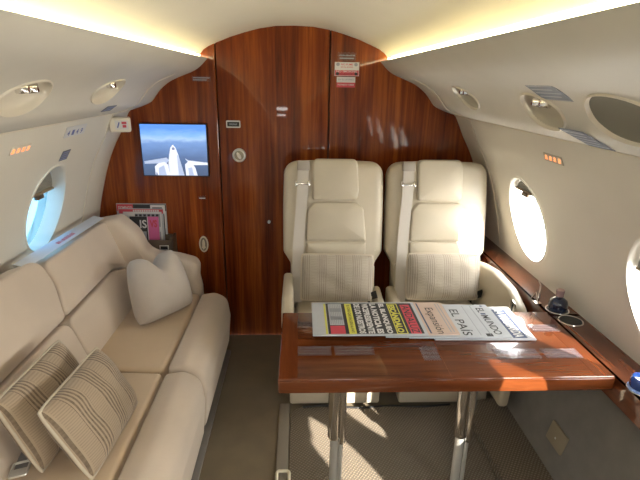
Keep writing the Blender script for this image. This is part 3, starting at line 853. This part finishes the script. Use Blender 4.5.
# ------------------------------------------------------------------ carpet under the table
mt = build('carpet_mat', slab([(p.x, p.y) for p in rpoly([(-.040, -1.0), (.838, -1.0), (.838, 2.07), (-.040, 2.07, .06)], 6, .3)], 0, .010), M['mat'], label='ribbed beige carpet panel on the floor under the table', cat='carpet')
build('border', MB().add(box(-.098, -.046, -1.0, 2.10, 0, .012, .004)), M['matedge'], mt)
kb = slab([(.846, 0), (.852, .030), (.985, .058), (1.045, .060), (1.050, 0)], -2.065, 1.0)
build('carpet_kerb', ([GX @ p for p in kb[0]], kb[1]), M['mat'], label='raised carpeted kerb along the foot of the right wall', cat='carpet')
cab = [(.02, 2.055, .022)]+[(x, 2.062+.008*math.sin(x*17), .016+.004*math.sin(x*11)) for x in lin(.1, .78, 16)]
build('cable', tube(cab, .005, 8), M['black'], label='thin black cable along the foot of the armchairs', cat='cable')
lp = [(p.x, p.y, 0) for p in rpoly([(-.026, -.045, .012), (.026, -.045, .012), (.026, .045, .012), (-.026, .045, .012)], 4, .05)]
hd = build('floor_handle', tube(lp, .007, 10, True), M['gold'], None, frame((-.066, 1.585, .020), (1, 0, 0), (-.02, 1, .15)), label='pale rectangular pull handle on the carpet edge in the aisle', cat='handle')
build('hinge_foot', box(-.02, .02, -.075, -.045, -.010, .004, .003), M['gold'], hd, frame((-.066, 1.585, .020), (1, 0, 0), (-.02, 1, .15)))
# small plate on the lower right wall
F = on_wall(WALL, 1, 1.60, .205, .001)
op = thing('wall_plate', 'small square cream plate on the grey lower wall under the table', 'plate', Mw=F)
build('plate', box(-.058, .058, -.043, .043, -.002, .010, .004), plain('olive_cream', (.30, .25, .17), .5), op, F)
build('plate_screw', lathe([(.005, .0095), (.005, .0108)], 12), M['steel'], op, F @ Matrix.Translation((0, -.005, 0)))

# ------------------------------------------------------------------ monitor on the bulkhead
def bh(x, z, y=B): return frame((x, y, z), (1, 0, 0), (0, 0, 1))
F = bh(-.716, 1.206, B-.002)
mo = thing('wall_monitor', 'flat monitor on the wooden bulkhead showing an aircraft over the sea', 'monitor', Mw=F)
build('casing', box(-.190, .190, -.150, .150, 0, .022, .004), M['black'], mo, F)
m, nt, b = new_mat('screen_sky')
tc = nt.nodes.new('ShaderNodeTexCoord'); sp = nt.nodes.new('ShaderNodeSeparateXYZ'); L(nt, tc.outputs['Object'], sp.inputs[0])
mr = N(nt, 'ShaderNodeMapRange'); mr.inputs[1].default_value = -.147; mr.inputs[2].default_value = .147; L(nt, sp.outputs[1], mr.inputs[0])
nz = N(nt, 'ShaderNodeTexNoise', Scale=14.0, Detail=5.0); L(nt, coords(nt, (1, 3, 1)), nz.inputs['Vector'])
ad = N(nt, 'ShaderNodeMath', operation='MULTIPLY_ADD'); ad.inputs[1].default_value = .16
L(nt, nz.outputs['Fac'], ad.inputs[0]); L(nt, mr.outputs[0], ad.inputs[2])
rp = ramp(nt, [(.08, (.06, .09, .16)), (.45, (.09, .15, .30)), (.72, (.16, .28, .55)), (.80, (.34, .50, .74)), (.88, (.20, .40, .85)), (1.0, (.10, .27, .75))])
L(nt, ad.outputs[0], rp.inputs['Fac']); L(nt, rp.outputs['Color'], b.inputs['Emission Color'])
b.inputs['Emission Strength'].default_value = .62; b.inputs['Base Color'].default_value = (.01, .01, .012, 1); b.inputs['Roughness'].default_value = .2
M['scr'] = m
M['scr_w'] = emit('screen_white', (.62, .66, .76), .50); M['scr_b'] = emit('screen_pale_blue', (.36, .43, .60), .48); M['scr_d'] = emit('screen_shadow', (.16, .20, .32), .45)
mb = MB().add(rect(-.184, .184, -.145, .145, .0225))
def S(pts, mi, lev=1):
    mb.add(poly([(-.184+(x-190)/300*.368, -.145+(298-y)/235*.29) for x, y in pts], .0225+.0004*lev), None, mi)
S([(196, 232), (300, 214), (312, 226), (300, 240), (198, 244)], 2); S([(386, 218), (400, 226), (490, 236), (490, 247), (410, 248)], 1)
S([(244, 297), (243, 255), (262, 240), (290, 234), (306, 246), (312, 297)], 1, 2); S([(258, 297), (262, 262), (286, 250), (296, 297)], 2, 3)
S([(386, 297), (384, 245), (398, 232), (416, 236), (432, 262), (440, 297)], 1, 2); S([(400, 297), (398, 262), (416, 258), (424, 297)], 2, 3)
S([(312, 297), (308, 240), (314, 200), (322, 168), (334, 154), (346, 168), (356, 200), (366, 240), (378, 297)], 1, 4)
S([(352, 297), (350, 200), (357, 204), (366, 240), (377, 297)], 2, 5); S([(328, 172), (335, 164), (342, 172), (340, 178), (330, 178)], 3, 5)
S([(244, 297), (250, 280), (256, 297)], 3, 4)
build('screen', mb, [M['scr'], M['scr_w'], M['scr_b'], M['scr_d']], mo, F, recalc=False)

# ------------------------------------------------------------------ bulkhead fittings
F = bh(-.379, 1.355); o = thing('name_plate', 'small dark plate with silver rim on the wooden door', 'plate', Mw=F)
build('plate_rim', slab([(p.x, p.y) for p in rpoly([(-.040, -.020, .005), (.040, -.020, .005), (.040, .020, .005), (-.040, .020, .005)], 3, .1)], -.006, .003), M['steel'], o, F)
build('plate_face', MB().add(rect(-.034, .034, -.013, .013, .0034)).add(strokes(6, .044, .009, .0038), None, 1), [M['black'], M['ink_g']], o, F, recalc=False)
F = bh(-.352, 1.178); o = thing('door_lock', 'round silver lock rosette on the wooden door', 'lock', Mw=F)
build('rosette', lathe([(.040, -.006), (.040, .003), (.036, .007), (.030, .008), (.028, .0075)], 36), M['steel'], o, F)
build('lock_recess', slab(ell(.027, .027, 32), .0075, .0079), M['recess_metal'], o, F)
build('thumb_turn', MB().add(slab(ell(.010, .022, 20), .0079, .016)), M['chrome'], o, F @ Matrix.Rotation(.5, 4, 'Z'))
F = bh(-.588, .632); o = thing('cabinet_latch', 'oval pale metal latch low on the wood panel beside the sofa arm', 'latch', Mw=F)
build('latch_plate', slab(ell(.028, .052, 36), -.002, .004), M['gold'], o, F)
build('latch_recess', slab(ell(.020, .042, 36), .004, .0046), M['recess_metal'], o, F)
build('latch_lever', MB().add(slab(ell(.008, .032, 24), .004, .013)).add(box(-.012, .012, -.024, -.014, .004, .010, .002)), M['gold'], o, F)
F = bh(-.58, .925); build('vent_label', MB().add(box(-.022, .022, -.010, .010, -.001, .001)).add(rect(-.018, .018, -.006, -.001, .0013), None, 1), [M['vinyl'], M['white']], None, F, label='tiny clear label on the wood panel above the oval latch', cat='label')
F = bh(-.545, 1.597); build('panel_label', MB().add(box(-.052, .052, -.014, .014, -.001, .001)).add(rect(-.046, .046, .003, .008, .0013), None, 1).add(rect(-.046, .03, -.008, -.003, .0013), None, 1), [M['vinyl'], M['ink_g']], None, F, label='thin clear label high on the wood panel left of the door', cat='label')
F = bh(-.185, .778); o = build('coat_hook', MB().add(lathe([(.009, -.001), (.009, .004), (.005, .006), (.005, .014), (.008, .018), (.004, .020)], 16)), M['white'], None, F, label='tiny white knob on the wooden door left of the armchairs', cat='hook')
# warning placards on the right panel
F = bh(.258, 1.727); build('clear_placard', MB().add(box(-.052, .052, -.022, .022, -.001, .001)).add(strokes(18, .09, .008, .0013, 0, .006), None, 1).add(rect(-.04, .04, -.012, -.006, .0013), None, 1), [M['vinyl'], M['ink_g']], None, F, label='faint clear placard above the red and white warning sign', cat='sign')
F = bh(.260, 1.662)
mb = MB().add(box(-.068, .068, -.036, .036, -.001, .0012)).add(rect(-.066, .066, -.034, -.006, .0014), None, 1)
mb.add(text('NO FUME', .066, .010, .0016, .01, 0, .024), None, 1).add(text('EN EL BA\u00d1O', .066, .009, .0016, .01, 0, .011), None, 1)
mb.add(text('NO SMOKING', .116, .010, .0016, .01, 0, -.0125), None, 0).add(text('IN LAVATORY', .080, .008, .0016, .01, 0, -.026), None, 2)
for s in (-1, 1): mb.add(poly(ell(.010, .009, 16, s*.050, .024), .0016), None, 3); mb.add(poly(ell(.010, .008, 16, s*.052, -.025), .0016), None, 2)
build('warning_sign', mb, [M['white'], M['sign_red'], M['ink'], M['ink_g']], None, F, label='red and white warning sign high on the right bulkhead panel, upper of two', cat='sign', recalc=False)
F = bh(.257, 1.593)
mb = MB().add(box(-.052, .052, -.028, .028, -.001, .0012)).add(rect(-.052, .052, -.028, -.002, .0014), None, 1)
mb.add(text('EN EL LAVABO', .088, .009, .0016, .01, 0, .014), None, 2).add(text('PROHIBIDO FUMAR', .092, .009, .0016, .01, 0, -.014), None, 0)
build('warning_sign', mb, [M['white'], M['sign_red'], M['ink_g']], None, F, label='smaller red and white sign directly below the larger warning sign', cat='sign', recalc=False)

build('ceiling_slot', box(-.006, .006, -.03, .03, -.002, .002), M['ink'], None, Matrix.Translation((.10, 2.33, 1.8735)), label='tiny dark slot in the middle of the ceiling', cat='slot')

# magazine rack and magazines
rk = thing('magazine_rack', 'dark wooden magazine rack on the bulkhead behind the sofa arm', 'rack', (-.90, 2.78, .52))
mb = MB().add(box(-1.105, -.752, 2.722, 2.734, .50, .690, .002)).add(box(-1.105, -.752, 2.80, B-.002, .50, .70, .002)).add(box(-.764, -.750, 2.722, B-.002, .50, .705, .002)).add(box(-1.105, -1.091, 2.722, B-.002, .50, .69, .002)).add(box(-1.105, -.752, 2.722, B-.002, .49, .502, .002))
build('rack_box', mb, plain('rack_wood', (.085, .055, .035), .45, var=.2, vscale=12), rk)
build('label_holder', MB().add(box(-.826, -.772, 2.7185, 2.722, .630, .660, .001)).add(box(-.820, -.778, 2.7178, 2.7186, .635, .655), None, 1), [M['steel'], M['black']], rk)
def magazine(x0, x1, z1, y, tilt, label, paint, th=.006):
    w = x1-x0; h = z1-.506
    F = frame(((x0+x1)/2, y, .506), (1, 0, 0), (tilt*.2, .06, 1))
    mats = [M['paper'], M['ink'], M['red'], M['pink'], M['white'], M['ink_g']]
    mb = MB().add(slab([(-w/2, 0), (w/2, 0), (w/2, h), (-w/2, h)], -th, 0))
    mb.add(tube([(-w/2, .0, -th/2), (-w/2, h, -th/2)], th*.55, 8))
    def R(u0, u1, v0, v1, m, lev=1): mb.add(rect(-w/2+u0*w, -w/2+u1*w, h-v1, h-v0, .0003*lev), None, m)
    def T(s, u0, u1, v0, v1, m, lev=3, bold=.02): mb.add(text(s, (u1-u0)*w, v1-v0, .0003*lev, bold, -w/2+(u0+u1)/2*w, h-(v0+v1)/2), None, m)
    paint(R, T)
    build('magazine', mb, mats, None, F, label=label, cat='magazine', group='magazines in the bulkhead rack', recalc=False)
def m1(R, T):
    R(0, 1, .004, .045, 1); R(.0, .33, .004, .045, 2, 2); T('DOMINGO', .03, .31, .016, .036, 4)
    R(.68, .98, .008, .15, 4, 2); R(.72, .92, .022, .14, 1, 3); R(.78, .86, .034, .13, 4, 4); R(0, 1, .05, .30, 0)
    R(.9, .96, .06, .30, 1, 3)
def m2(R, T):
    R(.0, 1, .004, .03, 2); [R(.32+k*.05, .355+k*.05, .008, .026, 4, 3) for k in range(12)]; R(.0, 1, .034, .3, 0); R(.80, .97, .05, .28, 5, 2); R(.86, .94, .07, .11, 1, 3)
def m3(R, T):
    R(0, 1, 0, .4, 4); R(.30, .96, .01, .09, 5, 2); [R(.3+k*.11, .37+k*.11, .014, .03+.01*(k % 3), 1, 4) for k in range(6)]
    R(.55, .75, .10, .30, 1, 3); R(.78, .95, .12, .2, 5, 3)
def m4(R, T):
    R(0, .62, 0, .4, 1); R(.62, 1, .0, .4, 3); R(.60, .625, 0, .4, 4, 2)
    T('IS', .34, .58, .02, .07, 4); T('VS', .68, .94, .02, .065, 2, 3, .04); R(.3, .55, .09, .16, 5, 2); R(.70, .92, .10, .3, 3, 2)
magazine(-1.085, -.797, .888, 2.797, 0, 'rearmost magazine in the rack, dark header with a red corner', m1)
magazine(-1.07, -.812, .862, 2.783, .03, 'grey-white magazine with a red title band, second from the back of the rack', m2)
magazine(-1.04, -.818, .845, 2.770, .06, 'white magazine just behind the black and pink one in the rack', m3)
magazine(-1.0, -.832, .822, 2.752, .10, 'foremost magazine in the rack, black cover with a pink right side', m4)

# ------------------------------------------------------------------ labels and signs on the sidewalls
def decal(name, tab, side, y, z, w, h, label, cat, mats, paint=None, rot=0, off=.0015, th=.0012):
    F = on_wall(tab, side, y, z, off) @ Matrix.Rotation(math.radians(rot), 4, 'Z')
    mb = MB().add(box(-w/2, w/2, -h/2, h/2, -.001, th))
    if paint: paint(mb, w, h, th+.0003)
    return build(name, mb, mats, None, F, label=label, cat=cat, recalc=False)
def lines_paint(n, mi=1):
    def f(mb, w, h, z):
        for k in range(n):
            v = h*(.5-(k+.7)/(n+.4)); mb.add(rect(-w*.44, w*(.44 if k % 2 == 0 else .30), v-h*.13/n, v+h*.13/n, z), None, mi)
    return f
def lit_paint(mb, w, h, z):
    for k in range(4):
        u = -w*.36+k*w*.24
        mb.add(poly(ell(w*.07, h*.20, 14, u, h*.08), z), None, 1); mb.add(rect(u-w*.10, u+w*.05, -h*.32, -h*.12, z), None, 1)
decal('seat_belt_sign', WALL, -1, 1.765, 1.350, .135, .030, 'orange lit sign on the left sidewall above the sofa', 'sign', [M['wall'], M['lit']], lit_paint)
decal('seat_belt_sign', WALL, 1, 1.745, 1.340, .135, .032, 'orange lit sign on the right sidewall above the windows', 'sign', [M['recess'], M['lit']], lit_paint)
def p41(mb, w, h, z):
    for k, s in enumerate('4149'): mb.add(text(s, w*.12, h*.5, z, .02, -w*.33+k*w*.21, -.1*h), None, 1)
decal('row_label', WALL, -1, 2.185, 1.375, .20, .050, 'white label with blue figures on the left sidewall under the overhead panel', 'label', [M['white'], M['blue_ink']], p41)
decal('wall_label', WALL, -1, 2.165, 1.270, .072, .050, 'small bluish label just above the left window', 'label', [M['vinyl_b'], M['blue_ink']], lines_paint(4))
decal('panel_label', PANEL, -1, 2.20, 1.470, .105, .040, 'small blue printed label on the left overhead panel near the white box', 'label', [M['vinyl_b'], M['blue_ink']], lines_paint(2))
build('clip', MB().add(tube([Vector((XC-.944, y, 1.393)) for y in (2.12, 2.25, 2.34)], .003, 6)), M['bezel'], label='thin cream clip strip above the white figure label on the left wall', cat='clip')
decal('instruction_label', PANEL, 1, 1.308, 1.580, .155, .090, 'clear bluish instruction label above the chrome lamp recess on the right', 'label', [M['vinyl_b'], M['ink_g']], lines_paint(5))
decal('instruction_label', PANEL, 1, 1.315, 1.460, .122, .112, 'clear bluish instruction label under the dark speaker grille', 'label', [M['vinyl_b'], M['ink_g']], lines_paint(5))
# white call box under the left overhead panel
F = frame((-.940, 2.62, 1.365), (.94, .30, 0), (-.25, -.05, 1))
cb = thing('call_box', 'small white box with a red symbol under the left overhead panel', 'box', Mw=F)
build('housing', box(-.052, .052, -.040, .036, -.05, .030, .010, 3), plain('ivory_plastic', (.72, .68, .58), .4), cb, F)
build('symbols', MB().add(box(-.024, .040, -.026, .020, .0290, .0306)).add(poly([(-.016, -.016), (-.010, -.018), (.0, .010), (-.006, .012)], .0309), None, 1).add(rect(.008, .032, .002, .014, .0309), None, 2).add(rect(.012, .030, -.016, -.002, .0309), None, 2), [M['white'], M['blue_ink'], M['red']], cb, F, recalc=False)

# ------------------------------------------------------------------ light
w = bpy.data.worlds.new('sky'); SC.world = w; w.use_nodes = True; nt = w.node_tree
bg = nt.nodes['Background']
tc = nt.nodes.new('ShaderNodeTexCoord'); sp = nt.nodes.new('ShaderNodeSeparateXYZ'); L(nt, tc.outputs['Generated'], sp.inputs[0])
mr = N(nt, 'ShaderNodeMapRange'); mr.inputs[1].default_value = -1; mr.inputs[2].default_value = 1; L(nt, sp.outputs[0], mr.inputs[0])
rp = ramp(nt, [(.1, (.48, .72, .95)), (.5, (.8, .9, 1.0)), (.85, (1.0, .97, .90))]); L(nt, mr.outputs[0], rp.inputs['Fac'])
L(nt, rp.outputs['Color'], bg.inputs['Color'])
bg.inputs['Strength'].default_value = 10.5

s = bpy.data.lights.new('sun', 'SUN'); s.energy = 12; s.angle = math.radians(.55); s.color = (1, .93, .82)
so = bpy.data.objects.new('sun', s); COL.objects.link(so)
so.matrix_world = Vector((-1, 1.76, -1.10)).to_track_quat('-Z', 'Y').to_matrix().to_4x4()
# unseen fill lights added under the ceiling behind the camera
for y in (-.5, -1.7):
    la = bpy.data.lights.new('cabin_fill_light', 'AREA'); la.shape = 'DISK'; la.size = .5; la.energy = 5; la.color = (1, .97, .92)
    lo = bpy.data.objects.new('cabin_fill_light', la); COL.objects.link(lo); lo.location = (XC, y, 1.86)

# ------------------------------------------------------------------ camera
F_PX, H = 481.0, 1.60
th = math.atan(159.6/F_PX); ps = math.atan(22.8/F_PX*math.cos(th)); ro = math.radians(1.0)
f = Vector((math.sin(ps)*math.cos(th), math.cos(ps)*math.cos(th), -math.sin(th)))
r0 = Vector((math.cos(ps), -math.sin(ps), 0)); u0 = r0.cross(f)
r = r0*math.cos(ro)+u0*math.sin(ro); u = u0*math.cos(ro)-r0*math.sin(ro)
cd = bpy.data.cameras.new('camera'); cd.sensor_width = 36; cd.lens = F_PX/640*36; cd.clip_start = .02
co = bpy.data.objects.new('camera', cd); COL.objects.link(co)
co.matrix_world = Matrix(((r.x, u.x, -f.x, 0), (r.y, u.y, -f.y, 0), (r.z, u.z, -f.z, H), (0, 0, 0, 1)))
SC.camera = co
vs_ = SC.view_settings
vs_.view_transform = 'Standard'; vs_.look = 'None'; vs_.gamma = 1; vs_.use_curve_mapping = False; vs_.exposure = 1.2
SC.cycles.max_bounces = 10; SC.cycles.diffuse_bounces = 6; SC.cycles.transparent_max_bounces = 12
SC.cycles.sample_clamp_indirect = 6
